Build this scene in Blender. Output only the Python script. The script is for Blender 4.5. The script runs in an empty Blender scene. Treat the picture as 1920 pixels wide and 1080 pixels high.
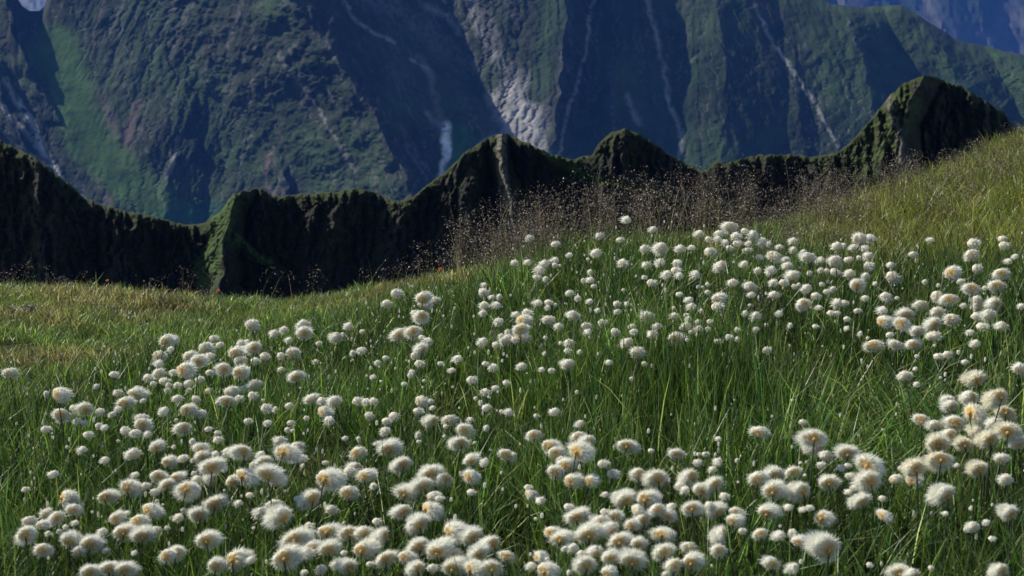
import bpy, math, random
import numpy as np
C = bpy.context.scene.collection
S = bpy.context.scene
rng = np.random.default_rng(7)
random.seed(7)

# ------------------------------------------------------------------ camera
PITCH = math.radians(-8.0)
FPX = 2667.0                       # 50 mm on a 36 mm sensor, in pixels of the 1920 photograph
CAMZ = 0.95
cam_d = bpy.data.cameras.new('camera'); cam_d.lens = 50; cam_d.sensor_width = 36
cam_d.clip_start = 0.05; cam_d.clip_end = 60000
cam = bpy.data.objects.new('camera', cam_d); C.objects.link(cam)
cam.location = (0, 0, CAMZ); cam.rotation_euler = (math.radians(90) + PITCH, 0, 0)
cam_d.dof.use_dof = True; cam_d.dof.focus_distance = 4.2; cam_d.dof.aperture_fstop = 13
S.camera = cam

# ------------------------------------------------------------------ light
SUN_AZ = math.radians(-66)         # to the left of the view direction (+Y), shining towards the viewer
SUN_EL = math.radians(41)
w = bpy.data.worlds.new('World'); S.world = w; w.use_nodes = True
nt = w.node_tree; bg = nt.nodes['Background']
sky = nt.nodes.new('ShaderNodeTexSky'); sky.sky_type = 'NISHITA'; sky.sun_disc = False
sky.sun_elevation = SUN_EL; sky.sun_rotation = SUN_AZ; sky.altitude = 2000
nt.links.new(sky.outputs[0], bg.inputs[0]); bg.inputs[1].default_value = 0.085
sd = bpy.data.lights.new('sun', 'SUN'); sd.energy = 5.0; sd.angle = math.radians(0.5); sd.color = (1, .96, .84)
sun = bpy.data.objects.new('sun', sd); C.objects.link(sun)
from mathutils import Vector
sdir = Vector((math.sin(SUN_AZ) * math.cos(SUN_EL), math.cos(SUN_AZ) * math.cos(SUN_EL), math.sin(SUN_EL)))
sun.rotation_euler = sdir.to_track_quat('Z', 'Y').to_euler()
S.view_settings.view_transform = 'Standard'; S.view_settings.look = 'None'
S.view_settings.exposure = 0.55; S.view_settings.gamma = 1
S.cycles.max_bounces = 6; S.cycles.diffuse_bounces = 2; S.cycles.transmission_bounces = 4
S.cycles.transparent_max_bounces = 8; S.cycles.volume_bounces = 0

# ------------------------------------------------------------------ helpers
def slopes(px, py):
    """pixel of the photograph -> (dx/dy, dz/dy) of its ray"""
    px = np.asarray(px, float); py = np.asarray(py, float)
    a = (px - 960) / FPX; b = (540 - py) / FPX
    c, s = math.cos(PITCH), math.sin(PITCH)
    fy = c - b * s; fz = s + b * c
    return a / fy, fz / fy

_tabs = {}
def vnoise(x, y, seed=0):
    if seed not in _tabs: _tabs[seed] = np.random.default_rng(1000 + seed).random((256, 256))
    T = _tabs[seed]
    xi = np.floor(x).astype(int); yi = np.floor(y).astype(int)
    fx = x - xi; fy = y - yi
    fx = fx * fx * (3 - 2 * fx); fy = fy * fy * (3 - 2 * fy)
    a = T[xi % 256, yi % 256]; b = T[(xi + 1) % 256, yi % 256]
    c = T[xi % 256, (yi + 1) % 256]; d = T[(xi + 1) % 256, (yi + 1) % 256]
    return (a * (1 - fx) + b * fx) * (1 - fy) + (c * (1 - fx) + d * fx) * fy
def fbm(x, y, o=5, seed=0, g=0.5):
    s = 0; amp = 1; tot = 0
    for i in range(o):
        s = s + amp * vnoise(x * 2 ** i + 17.3 * i, y * 2 ** i + 5.1 * i, seed + i); tot += amp; amp *= g
    return s / tot
def ridged(x, y, o=5, seed=0, g=0.55):
    s = 0; amp = 1; tot = 0
    for i in range(o):
        s = s + amp * (1 - np.abs(2 * vnoise(x * 2 ** i + 7.7 * i, y * 2 ** i + 3.3 * i, seed + i) - 1)); tot += amp; amp *= g
    return s / tot
def sstep(a, b, x):
    t = np.clip((x - a) / (b - a), 0, 1); return t * t * (3 - 2 * t)

def blur(F, n, ax):
    F = np.moveaxis(F, ax, 0); p = np.concatenate([np.repeat(F[:1], n, 0), F, np.repeat(F[-1:], n, 0)], 0)
    c = np.cumsum(np.concatenate([np.zeros_like(p[:1]), p], 0), 0)
    o = (c[2 * n + 1:] - c[:-2 * n - 1]) / (2 * n + 1)
    return np.moveaxis(o, 0, ax)
def erode(P, seed, k, rounds=3, jitter=1.0):
    """run-off carves branching gullies: every row hands its water to the deepest near cell of the row below"""
    r = np.random.default_rng(seed); R_, C_ = P.shape; P = P.copy(); A = None
    cols = np.arange(C_)
    for it in range(rounds):
        A = np.zeros_like(P); a = np.ones(C_) * .2
        for i in range(R_ - 1):
            A[i] = a
            nx = P[i + 1] + r.normal(0, jitter, C_)
            best = nx.copy(); tgt = cols.copy()
            for s_ in (-1, 1):
                v = np.roll(nx, -s_) + .15 * jitter * abs(s_)
                m = v < best; best = np.where(m, v, best); tgt = np.where(m, cols + s_, tgt)
            tgt = np.clip(tgt, 0, C_ - 1)
            a = np.bincount(tgt, weights=a * .992 + .2, minlength=C_)
        A[-1] = a
        q = np.log1p(A)
        cut = .45 * blur(q, 1, 1) + .35 * blur(blur(q, 3, 1), 2, 0) + .6 * blur(blur(blur(q, 9, 1), 5, 1), 6, 0)
        P = P - k * (cut - cut.mean())
    return P, A

def mesh_np(name, V, F, col=None, smooth=False):
    """V (n,3), F (m,k) all the same size, col (n,3)"""
    me = bpy.data.meshes.new(name)
    V = np.ascontiguousarray(V, np.float32); F = np.ascontiguousarray(F, np.int32)
    k = F.shape[1]
    me.vertices.add(len(V)); me.vertices.foreach_set('co', V.ravel())
    me.loops.add(F.size); me.loops.foreach_set('vertex_index', F.ravel())
    me.polygons.add(len(F)); me.polygons.foreach_set('loop_start', np.arange(0, F.size, k, dtype=np.int32))
    if smooth: me.polygons.foreach_set('use_smooth', np.ones(len(F), bool))
    else: me.polygons.foreach_set('use_smooth', np.zeros(len(F), bool))
    me.update(calc_edges=True)
    if col is not None:
        at = me.color_attributes.new('Col', 'FLOAT_COLOR', 'POINT')
        c4 = np.ones((len(V), 4), np.float32); c4[:, :3] = col
        at.data.foreach_set('color', c4.ravel())
    return me
def grid_faces(r, c):
    i = np.arange(r - 1)[:, None] * c + np.arange(c - 1)[None, :]
    i = i.ravel()
    return np.stack([i, i + c, i + c + 1, i + 1], 1)
def link(name, me, mat=None, parent=None):
    o = bpy.data.objects.new(name, me); C.objects.link(o)
    if mat: me.materials.append(mat)
    if parent: o.parent = parent
    return o
def tag(o, label=None, cat=None, group=None, kind=None):
    if label: o['label'] = label
    if cat: o['category'] = cat
    if group: o['group'] = group
    if kind: o['kind'] = kind
    return o

def mat_base(name):
    m = bpy.data.materials.new(name); m.use_nodes = True
    n = m.node_tree; b = n.nodes['Principled BSDF']; return m, n, b
def N(n, t, **kw):
    x = n.nodes.new(t)
    for k, v in kw.items(): setattr(x, k, v)
    return x

def leafy_mat(name, trans=0.45, rough=0.45, spec=0.5, tint=(1, 1, 1)):
    """two sided thin plant matter, colour from the point colour, lets light through"""
    m, n, b = mat_base(name)
    a = N(n, 'ShaderNodeAttribute', attribute_name='Col')
    b.inputs['Roughness'].default_value = rough
    b.inputs['Specular IOR Level'].default_value = spec
    n.links.new(a.outputs['Color'], b.inputs['Base Color'])
    tr = N(n, 'ShaderNodeBsdfTranslucent')
    mul = N(n, 'ShaderNodeMix', data_type='RGBA', blend_type='MULTIPLY'); mul.inputs[0].default_value = 1
    n.links.new(a.outputs['Color'], mul.inputs[6]); mul.inputs[7].default_value = (*tint, 1)
    n.links.new(mul.outputs[2], tr.inputs['Color'])
    mx = N(n, 'ShaderNodeMixShader'); mx.inputs[0].default_value = trans
    n.links.new(b.outputs[0], mx.inputs[1]); n.links.new(tr.outputs[0], mx.inputs[2])
    n.links.new(mx.outputs[0], n.nodes['Material Output'].inputs['Surface'])
    return m

def terrain_mat(name, scale, bump, dist):
    m, n, b = mat_base(name)
    a = N(n, 'ShaderNodeAttribute', attribute_name='Col')
    tc = N(n, 'ShaderNodeTexCoord')
    no = N(n, 'ShaderNodeTexNoise'); no.inputs['Scale'].default_value = scale; no.inputs['Detail'].default_value = 8
    no.inputs['Roughness'].default_value = 0.65
    n.links.new(tc.outputs['Object'], no.inputs['Vector'])
    mr = N(n, 'ShaderNodeMapRange'); mr.inputs['From Min'].default_value = .3; mr.inputs['From Max'].default_value = .7
    mr.inputs['To Min'].default_value = .55; mr.inputs['To Max'].default_value = 1.45
    n.links.new(no.outputs['Fac'], mr.inputs['Value'])
    mul = N(n, 'ShaderNodeVectorMath', operation='SCALE')
    n.links.new(a.outputs['Color'], mul.inputs[0]); n.links.new(mr.outputs[0], mul.inputs['Scale'])
    n.links.new(mul.outputs[0], b.inputs['Base Color'])
    b.inputs['Roughness'].default_value = 0.95; b.inputs['Specular IOR Level'].default_value = 0.15
    bp = N(n, 'ShaderNodeBump'); bp.inputs['Strength'].default_value = bump; bp.inputs['Distance'].default_value = dist
    n.links.new(no.outputs['Fac'], bp.inputs['Height']); n.links.new(bp.outputs[0], b.inputs['Normal'])
    return m

# ------------------------------------------------------------------ far mountains
def poly_x(line, py):
    p = np.array(line, float); o = np.argsort(p[:, 1]); p = p[o]
    return np.interp(py, p[:, 1], p[:, 0])
def line_dist(line, px, py):
    best = np.full(px.shape, 1e9); L = np.array(line, float)
    for (x0, y0), (x1, y1) in zip(L[:-1], L[1:]):
        dx, dy = x1 - x0, y1 - y0
        t = np.clip(((px - x0) * dx + (py - y0) * dy) / (dx * dx + dy * dy), 0, 1)
        best = np.minimum(best, np.hypot(px - x0 - t * dx, py - y0 - t * dy))
    return best

def mountain():
    Y0, K = 3000.0, 0.86
    tops = [(-900, 40), (-500, -60), (-150, -110), (20, -60), (33, 0), (42, 14), (55, 21), (74, 20), (84, 8), (95, -40),
            (200, -150), (700, -190), (1200, -170), (1400, -90), (1530, -8), (1560, 4), (1600, 10), (1650, 12), (1690, 8), (1720, 24), (1745, 45),
            (1790, 74), (1850, 88), (1920, 106), (2100, 150), (2700, 300)]
    tops = np.array(tops, float)
    nx, nz = 1250, 430
    pxs = np.linspace(-900, 2700, nx)
    # denser in view
    pxs = np.interp(np.linspace(0, 1, nx), [0, .12, .88, 1], [-900, -60, 1980, 2700])
    top = np.interp(pxs, tops[:, 0], tops[:, 1]) + 10 * (fbm(pxs / 45, pxs * 0, 4, 3) - .5)
    v = np.interp(np.linspace(0, 1, nz), [0, .84, 1], [0, .62, 1])
    PX = np.repeat(pxs[None], nz, 0)
    PY = top[None] + (760 - top[None]) * v[:, None]
    # wobble so the drawn lines break up
    wx = 50 * (fbm(PX / 85, PY / 70, 5, 20, .6) - .5); wy = 22 * (fbm(PX / 60, PY / 60, 4, 30) - .5)
    QX = PX + wx; QY = PY + wy
    RX = PX + wx * .3 + 9 * (fbm(PX / 14, PY / 14, 3, 33) - .5); RY = PY + wy * .3
    P = np.zeros_like(PX)
    def spur(line, h, wl, wr, y0=-900, y1=900, f=60):
        nonlocal P
        d = QX - poly_x(line, QY)
        t = np.where(d < 0, np.clip(1 + d / wl, 0, 1), np.clip(1 - d / wr, 0, 1))
        t = t * sstep(y0 - f, y0, QY) * (1 - sstep(y1, y1 + f, QY))
        P = np.maximum(P, h * t)
    spur([(-60, -100), (12, 0), (25, 60), (60, 135), (70, 230)], 55, 90, 34, -300, 120)
    spur([(40, 60), (62, 120), (80, 175), (115, 240)], 38, 70, 30, 60, 225, 30)
    spur([(-20, 120), (0, 180), (40, 260), (90, 330)], 45, 120, 40, 130, 330)
    spur([(470, -100), (545, 0), (610, 90), (700, 215), (760, 320), (800, 420)], 400, 340, 250)
    spur([(1085, -100), (1066, 0), (1054, 80), (1046, 140), (1036, 280), (1030, 400)], 120, 215, 34)
    spur([(1350, -100), (1352, 0), (1368, 100), (1362, 200), (1350, 330)], 70, 140, 200)
    spur([(1240, -100), (1250, 100), (1300, 200), (1330, 330)], 26, 60, 60)
    spur([(1165, -100), (1160, 100), (1150, 200), (1160, 330)], 34, 50, 70)
    spur([(1480, -100), (1490, 100), (1500, 300)], 40, 70, 90)
    spur([(1560, -100), (1590, 60), (1620, 130), (1650, 240), (1680, 400)], 85, 200, 130)
    spur([(1700, 0), (1740, 45), (1800, 140), (1850, 300)], 80, 120, 150)
    spur([(340, -100), (385, 0), (372, 90), (330, 220), (300, 420)], 75, 320, 280)
    spur([(480, -100), (490, 50), (500, 150), (520, 300), (530, 420)], 140, 230, 190)
    spur([(1980, 80), (2050, 300), (2060, 500)], 200, 150, 120)
    spur([(-300, -100), (-260, 300), (-200, 500)], 200, 200, 120)
    # streamlines run down and a little to the right on the left walls, fan lines elsewhere
    fields = [(.45, (-900, -899, 120, 190)), (-.42, (120, 190, 440, 600)), (.42, (440, 600, 890, 960)), (.0, (890, 960, 1280, 1400)), (.45, (1280, 1400, 5000, 5001))]
    def stream(fn):
        s = 0
        for k, (sk, (a, b, c, d)) in enumerate(fields):
            wgt = sstep(a, b, PX) * (1 - sstep(c, d, PX)); s = s + wgt * fn(RX - sk * RY + 977 * k)
        return s
    P0 = P.copy()
    fine = stream(lambda q: ridged(q / 21, RY / 170, 5, 50, .62))
    P = P + 16 * (stream(lambda q: ridged(q / 70, RY / 420, 5, 40, .6)) - .5) + 3 * (fine - .5) + 40 * (fbm(QX / 70, QY / 95, 5, 61, .52) - .5) * (1 - .5 * sstep(900, 1100, PX)) \
        + 3 * (fbm(QX / 9, QY / 16, 3, 60) - .5)
    rough = sstep(.42, .62, fbm(QX / 120, QY / 120, 3, 70))
    P = P + rough * 1.5 * (ridged(QX / 16, QY / 22, 4, 80) - .5)
    smoothg = np.exp(-(line_dist([(105, 85), (140, 180), (175, 270), (240, 335), (320, 410)], PX, PY) / 55) ** 2)
    P = P0 + (P - P0) * (1 - .8 * smoothg)
    guide = .10 * P0 + (P - P0) * .5
    G2, A = erode(guide, 5, 4.6, 3, 1.2)
    crag = .25 + .9 * np.exp(-((PX - 300) / 150) ** 2) * sstep(.40, .62, fbm(RX / 110, RY / 130, 3, 121)) + .8 * np.exp(-((PX - 930) / 70) ** 2)
    P = P + (G2 - guide) * crag * .42 * (1 - .7 * smoothg)
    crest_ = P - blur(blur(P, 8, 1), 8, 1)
    u, e = slopes(PX, PY)
    edge = (PY - top[None])
    Yd = (Y0 - P) / (1 - K * e) + 70 * np.exp(-edge / 14)
    # far left background spur recedes
    X = u * Yd; Z = CAMZ + e * Yd
    # two rows folding back behind the skyline give the ridge its thickness
    rows = []
    for dy, dz in ((900, -500), (260, -60), (60, -4)):
        rows.append(np.stack([X[0] + u[0] * dy, Yd[0] + dy, Z[0] + dz], 1))
    V = np.stack([X, Yd, Z], 2)
    V = np.concatenate([np.array(rows), V], 0)
    # ground colours: turf, rock, scree, and one band of painted grazing light
    g1 = fbm(QX / 70, QY / 80, 5, 90); g2 = stream(lambda q: fbm(q / 10, RY / 90, 4, 100)); g3 = fbm(QX / 5, QY / 7, 3, 110)
    turf = np.array([.045, .105, .028]); turf2 = np.array([.075, .125, .038]); rock = np.array([.145, .15, .13]); scree = np.array([.66, .64, .61])
    pink = np.array([.30, .23, .20])
    g0 = sstep(.38, .62, fbm(QX / 130, QY / 150, 4, 123))[..., None]
    col = (turf + (turf2 - turf) * g1[..., None]) * (.7 + .75 * g0)
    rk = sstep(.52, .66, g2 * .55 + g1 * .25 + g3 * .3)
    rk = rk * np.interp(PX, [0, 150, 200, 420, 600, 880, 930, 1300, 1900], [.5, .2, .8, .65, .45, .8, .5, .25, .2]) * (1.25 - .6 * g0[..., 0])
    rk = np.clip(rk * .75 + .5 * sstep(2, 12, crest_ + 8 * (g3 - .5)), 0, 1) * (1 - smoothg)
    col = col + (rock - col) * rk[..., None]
    sp = sstep(.58, .70, g3 * .5 + g2 * .5) * .7 * rk
    col = col + (scree * .7 - col) * sp[..., None]
    col = col * .66
    gm_ = sstep(14, 40, A) * sstep(.42, .6, fbm(RX / 90, RY / 120, 4, 119)) * sstep(.36, .52, g3)
    col = col + (scree * .45 - col) * (gm_ * .7)[..., None]
    def streak(line, wdt, c=scree, amt=.8, br=.38):
        nonlocal col
        d = line_dist(line, RX, RY) / wdt
        m = np.clip(1.25 - d, 0, 1) * sstep(br, br + .22, g3 * .6 + g2 * .4 + .1) * amt
        col = col + (c - col) * np.clip(m, 0, 1)[..., None]
    streak([(884, -120), (884, 30), (905, 70), (945, 125), (968, 150), (975, 220)], 7, scree * .8, .7)
    streak([(975, 190), (978, 300)], 52, np.array([.60, .57, .56]), 1, .02)
    streak([(955, 165), (990, 230), (1015, 300)], 16, scree, .8, .1)
    streak([(925, 180), (950, 240)], 16, scree, .8)
    streak([(930, 262), (912, 268)], 12, scree * 1.5, 1, .05)
    streak([(1116, 0), (1100, 70), (1085, 140), (1065, 200), (1048, 290)], 4, scree * .9)
    streak([(1205, -60), (1218, 20), (1245, 120), (1256, 200), (1276, 250), (1270, 310)], 5.5, scree * .8)
    streak([(1178, 180), (1200, 230)], 7, scree * .7)
    streak([(1415, 10), (1445, 70), (1480, 120), (1530, 200), (1572, 275)], 4.5, scree * .8)
    streak([(833, 234), (838, 270), (830, 325)], 9, scree * 2.3, 1.5, .0)
    streak([(800, 212), (830, 240)], 8, scree * .8)
    streak([(785, 105), (808, 140), (820, 220)], 9, scree * .5)
    streak([(645, 5), (665, 35), (700, 60), (740, 78)], 5, scree * .8)
    streak([(770, 110), (806, 128)], 4, scree * .8)
    streak([(800, 10), (840, 30), (860, 60)], 9, scree * .6)
    streak([(690, -10), (790, 50), (885, 125)], 26, scree * .33, .7, .42)  # grazing light on the shadowed face, painted in as paler rock
    streak([(740, 130), (800, 190), (830, 240)], 16, scree * .28, .7, .42)
    streak([(900, 20), (930, 90), (965, 140)], 20, scree * .4, .7, .4)
    streak([(520, 100), (600, 210)], 4, scree * .4, .7)
    streak([(600, 215), (640, 275), (665, 320)], 4, scree * .5)
    streak([(8, 150), (45, 210), (95, 305), (110, 330)], 7, scree * 1.3, 1)
    streak([(0, 195), (50, 250), (90, 300)], 6, scree)
    streak([(165, 150), (178, 200), (215, 265), (250, 310), (295, 350)], 8, scree * .75)
    streak([(180, 180), (210, 250), (240, 300)], 20, pink * .8, .8, .2)
    streak([(262, 190), (245, 240), (240, 300)], 9, pink * .9, .9, .2)
    streak([(290, 350), (305, 380), (328, 412)], 6, scree * 1.2, 1.1, .1)
    streak([(335, 260), (310, 340), (298, 362)], 5, scree * .7)
    streak([(175, 320), (195, 370), (212, 400)], 8, pink * .8, .8)
    streak([(505, 290), (495, 350), (520, 375)], 6, pink)
    streak([(1420, 0), (1450, 30)], 20, pink * .5, .8)
    streak([(1780, 0), (1760, 50)], 6, scree * .3, .4)
    def meadowpatch(line, wdt, c):
        nonlocal col
        d = line_dist(line, RX, RY) / wdt
        m = np.clip((1.2 - d) * 2.5, 0, 1) * .9
        col = col + (c - col) * m[..., None]
    meadowpatch([(105, 90), (140, 180), (165, 260), (235, 330), (310, 405)], 44, np.array([.085, .20, .04]))
    meadowpatch([(325, 420), (400, 400)], 26, np.array([.04, .15, .08]))
    meadowpatch([(860, 250), (870, 290), (850, 320)], 20, np.array([.05, .20, .05]))
    meadowpatch([(1050, 10), (1020, 100), (1010, 175)], 22, np.array([.05, .10, .035]))
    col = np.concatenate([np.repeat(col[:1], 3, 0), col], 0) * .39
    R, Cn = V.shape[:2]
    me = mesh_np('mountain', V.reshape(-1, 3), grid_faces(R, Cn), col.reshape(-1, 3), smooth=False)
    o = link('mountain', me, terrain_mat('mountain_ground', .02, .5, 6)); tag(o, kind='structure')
    return o
mountain()

def far_range():
    """the next range, seen above the ridge at the top right and through the notch at the top left"""
    pxs = np.linspace(-500, 3000, 500)
    top = -160 + 60 * (fbm(pxs / 160, pxs * 0, 5, 130) - .5)
    v = np.linspace(0, 1, 120)
    PX = np.repeat(pxs[None], 120, 0); PY = top[None] + (520 - top[None]) * v[:, None]
    P = 500 * (ridged((PX - .35 * PY) / 170, PY / 500, 5, 140) - .5)
    u, e = slopes(PX, PY)
    Yd = (8200 - P) / (1 - .9 * e)
    V = np.stack([u * Yd, Yd, CAMZ + e * Yd], 2)
    bk = V[0] + np.array([0, 900, -600]); V = np.concatenate([bk[None], V], 0)
    g = fbm(PX / 60, PY / 90, 5, 150); g = np.concatenate([g[:1], g], 0)
    col = np.array([.05, .09, .03]) + (np.array([.2, .2, .19]) - np.array([.05, .09, .03])) * sstep(.5, .65, g)[..., None]
    col = col * .3; snow = 1 - sstep(150, 260, np.concatenate([PX[:1], PX], 0)); col = col + (np.array([.20, .22, .27]) - col) * (snow * (.5 + .5 * g))[..., None]
    me = mesh_np('distant_mountain', V.reshape(-1, 3), grid_faces(*V.shape[:2]), col.reshape(-1, 3))
    o = link('distant_mountain', me, terrain_mat('distant_ground', .006, .4, 20)); tag(o, kind='structure')
far_range()

# valley floor, one sheet out to the horizon
V = np.array([[-40000, -40000, -1150], [40000, -40000, -1150], [40000, 40000, -1150], [-40000, 40000, -1150]], float)
vo = link('ground', mesh_np('ground', V, np.array([[0, 1, 2, 3]]), np.full((4, 3), (.05, .08, .03))), terrain_mat('valley_ground', .003, .3, 10))
tag(vo, kind='structure')

# ------------------------------------------------------------------ rocky ridge between the meadow and the valley
def near_ridge():
    Y0, K = 250.0, 0.04
    out = [(-900, 60), (-300, 150), (0, 262), (60, 292), (95, 315), (130, 345), (160, 372), (200, 388), (262, 400), (300, 410), (345, 422), (385, 418), (412, 398), (436, 366),
           (455, 358), (490, 352), (510, 368), (530, 368), (560, 362), (600, 362), (640, 358), (665, 354), (692, 356), (715, 366), (742, 379), (775, 368),
           (796, 350), (830, 326), (865, 292), (895, 268), (925, 254), (942, 248), (965, 258), (1000, 272), (1040, 291), (1075, 298), (1095, 291), (1110, 290), (1122, 268),
           (1145, 246), (1172, 238), (1200, 250), (1225, 268), (1250, 284), (1285, 308), (1322, 320), (1340, 302), (1360, 306), (1380, 299),
           (1430, 290), (1470, 289), (1520, 293), (1572, 284), (1600, 262), (1640, 214), (1670, 176), (1700, 152), (1735, 141), (1765, 146), (1800, 160),
           (1850, 188), (1882, 208), (1905, 240), (1960, 262), (2100, 300), (2700, 420)]
    out = np.array(out, float)
    nx, nz = 1250, 300
    pxs = np.interp(np.linspace(0, 1, nx), [0, .1, .9, 1], [-900, -40, 1960, 2700])
    top = np.interp(pxs, out[:, 0], out[:, 1]) + 8 * (ridged(pxs / 19, pxs * 0, 4, 203, .6) - .5)
    v = np.interp(np.linspace(0, 1, nz), [0, .3, .85, 1], [0, .18, .7, 1])
    PX = np.repeat(pxs[None], nz, 0); PY = top[None] + (760 - top[None]) * v[:, None]
    QX = PX + 16 * (fbm(PX / 30, PY / 30, 4, 220) - .5); QY = PY + 16 * (fbm(PX / 30, PY / 30, 4, 230) - .5)
    P = np.zeros_like(PX)
    def spur(line, h, wl, wr, y0=-900, y1=900, f=25):
        nonlocal P
        d = QX - poly_x(line, QY)
        t = np.where(d < 0, np.clip(1 + d / wl, 0, 1), np.clip(1 - d / wr, 0, 1))
        P = np.maximum(P, h * t * sstep(y0 - f, y0, QY) * (1 - sstep(y1, y1 + f, QY)))
    spur([(942, 248), (938, 300), (955, 350), (965, 410), (975, 470), (1000, 560)], 7, 34, 26)
    spur([(905, 250), (880, 400), (840, 560)], 3.5, 90, 30)
    spur([(450, 352), (425, 420), (420, 480), (415, 560)], 8.5, 52, 36)
    spur([(430, 430), (470, 470), (520, 500)], 3, 30, 14, 430, 520)
    spur([(1172, 238), (1150, 300), (1120, 400)], 5, 60, 80)
    spur([(1000, 272), (1090, 300), (1200, 340), (1330, 380), (1460, 400)], 4, 150, 30)
    spur([(1735, 141), (1705, 190), (1688, 240), (1692, 330), (1720, 420)], 15, 170, 40)
    spur([(1660, 200), (1640, 260), (1620, 330)], 7, 40, 14)
    spur([(1600, 262), (1560, 320), (1540, 400)], 4, 60, 30)
    spur([(1380, 299), (1400, 340), (1430, 420)], 4, 90, 16)
    spur([(640, 358), (620, 440), (600, 560)], 3, 60, 60)
    spur([(760, 372), (740, 450), (720, 560)], 3.5, 40, 60)
    spur([(262, 400), (240, 470), (230, 560)], 3, 60, 60)
    spur([(90, 300), (100, 400), (120, 560)], 4, 80, 80)
    P = P + 3.0 * (ridged(QX / 50, QY / 160, 5, 240, .5) - .5) + 1.8 * (ridged(QX / 19, QY / 45, 4, 250, .55) ** 2 - .3) + .8 * (fbm(QX / 4.5, QY / 5, 3, 260) - .5)
    P, A = erode(P * 1.35 + 2.6 * (fbm(QX / 40, QY / 40, 4, 262) - .5), 9, .24, 3, .12)
    u, e = slopes(PX, PY)
    edge = PY - top[None]
    Yd = (Y0 - P) / (1 - K * e) + 1.6 * np.exp(-edge / 3)
    X = u * Yd; Z = CAMZ + e * Yd
    V = np.stack([X, Yd, Z], 2)
    rows = [np.stack([X[0] + u[0] * dy, Yd[0] + dy, Z[0] + dz], 1) for dy, dz in ((220, -160), (40, -20), (9, -1.8), (3, -.1))]
    V = np.concatenate([np.array(rows), V], 0)
    g1 = fbm(QX / 34, QY / 34, 5, 270); g2 = fbm(QX / 6, QY / 9, 4, 280)
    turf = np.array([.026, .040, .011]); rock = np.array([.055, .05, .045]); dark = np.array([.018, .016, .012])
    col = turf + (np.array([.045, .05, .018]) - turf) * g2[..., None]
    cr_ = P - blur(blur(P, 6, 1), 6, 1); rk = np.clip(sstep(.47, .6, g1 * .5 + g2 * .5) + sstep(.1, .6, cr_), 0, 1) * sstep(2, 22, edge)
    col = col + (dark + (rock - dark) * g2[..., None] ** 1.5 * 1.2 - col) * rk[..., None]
    def paint(line, wdt, c, amt=.9):
        nonlocal col
        m = np.clip((1.2 - line_dist(line, QX, QY) / wdt) * 2, 0, 1) * amt * sstep(.25, .5, g2)
        col = col + (np.array(c) - col) * m[..., None]
    paint([(942, 250), (938, 300), (950, 350), (958, 400), (975, 470)], 11, (.17, .155, .12))
    paint([(430, 380), (412, 440), (385, 530)], 24, (.06, .10, .028))
    paint([(430, 430), (460, 465), (505, 495)], 9, (.08, .14, .035))
    paint([(1010, 280), (1100, 330), (1220, 360), (1330, 390), (1450, 400)], 9, (.06, .10, .024))
    paint([(1690, 200), (1650, 270), (1600, 330)], 36, (.06, .08, .025), .8)
    paint([(1665, 180), (1680, 240), (1690, 300)], 8, (.18, .16, .13), .7)
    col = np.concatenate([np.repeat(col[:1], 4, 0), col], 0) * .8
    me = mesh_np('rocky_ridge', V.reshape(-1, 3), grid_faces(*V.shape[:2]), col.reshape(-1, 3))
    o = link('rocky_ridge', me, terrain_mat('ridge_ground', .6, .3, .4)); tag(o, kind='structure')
near_ridge()

# ------------------------------------------------------------------ the meadow's ground
CR = np.array([  # bearing pixel, crest row of the ground, crest distance
    (-900, 560, 6.0), (-300, 545, 6.0), (0, 552, 6.2), (200, 556, 6.2), (400, 577, 6.0), (520, 592, 5.7), (640, 578, 5.6), (760, 556, 5.5), (960, 512, 5.6), (1150, 478, 5.7),
    (1300, 462, 5.8), (1450, 438, 6.2), (1600, 402, 7.0), (1700, 368, 7.6), (1800, 322, 8.2), (1920, 270, 8.8), (2100, 190, 9.5), (2700, -20, 11)])
_cu, _ce = slopes(CR[:, 0], CR[:, 1])
_cz = CAMZ + CR[:, 2] * _ce
def crest(u):
    return np.interp(u, _cu, CR[:, 2]), np.interp(u, _cu, _cz)
def ground_z(x, y):
    x = np.asarray(x, float); y = np.asarray(y, float)
    u = x / np.maximum(y, 1.5)
    yc, zc = crest(u)
    t = np.clip((y - 1.3) / (yc - 1.3), 0, 1)
    z = zc * t ** 0.75
    b = np.maximum(y - yc, 0)
    z = z - .03 * b - .16 * np.minimum(b, 3) ** 2 - .95 * np.maximum(b - 3, 0)
    z = z + .05 * (fbm(x / .8 + 50, y / .8 + 50, 3, 300) - .5) + .025 * (fbm(x / .22 + 50, y / .22 + 50, 2, 310) - .5)
    return z
xs = np.concatenate([np.linspace(-60, -6, 40), np.linspace(-5.9, 7, 260), np.linspace(7.2, 60, 40)])
ys = np.concatenate([np.linspace(-12, .9, 20), np.linspace(1, 10.5, 230), np.linspace(10.7, 120, 50)])
GX, GY = np.meshgrid(xs, ys)
GZ = ground_z(GX, GY)
gcol = np.array([.016, .015, .008]) + np.array([.04, .04, .012]) * fbm(GX * 3 + 90, GY * 3 + 90, 4, 320)[..., None]
gm = mesh_np('meadow', np.stack([GX, GY, GZ], 2).reshape(-1, 3), grid_faces(len(ys), len(xs))[:, ::-1], gcol.reshape(-1, 3), True)
mo = link('meadow', gm, terrain_mat('meadow_soil', 14, .6, .02)); tag(mo, kind='structure')

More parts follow.
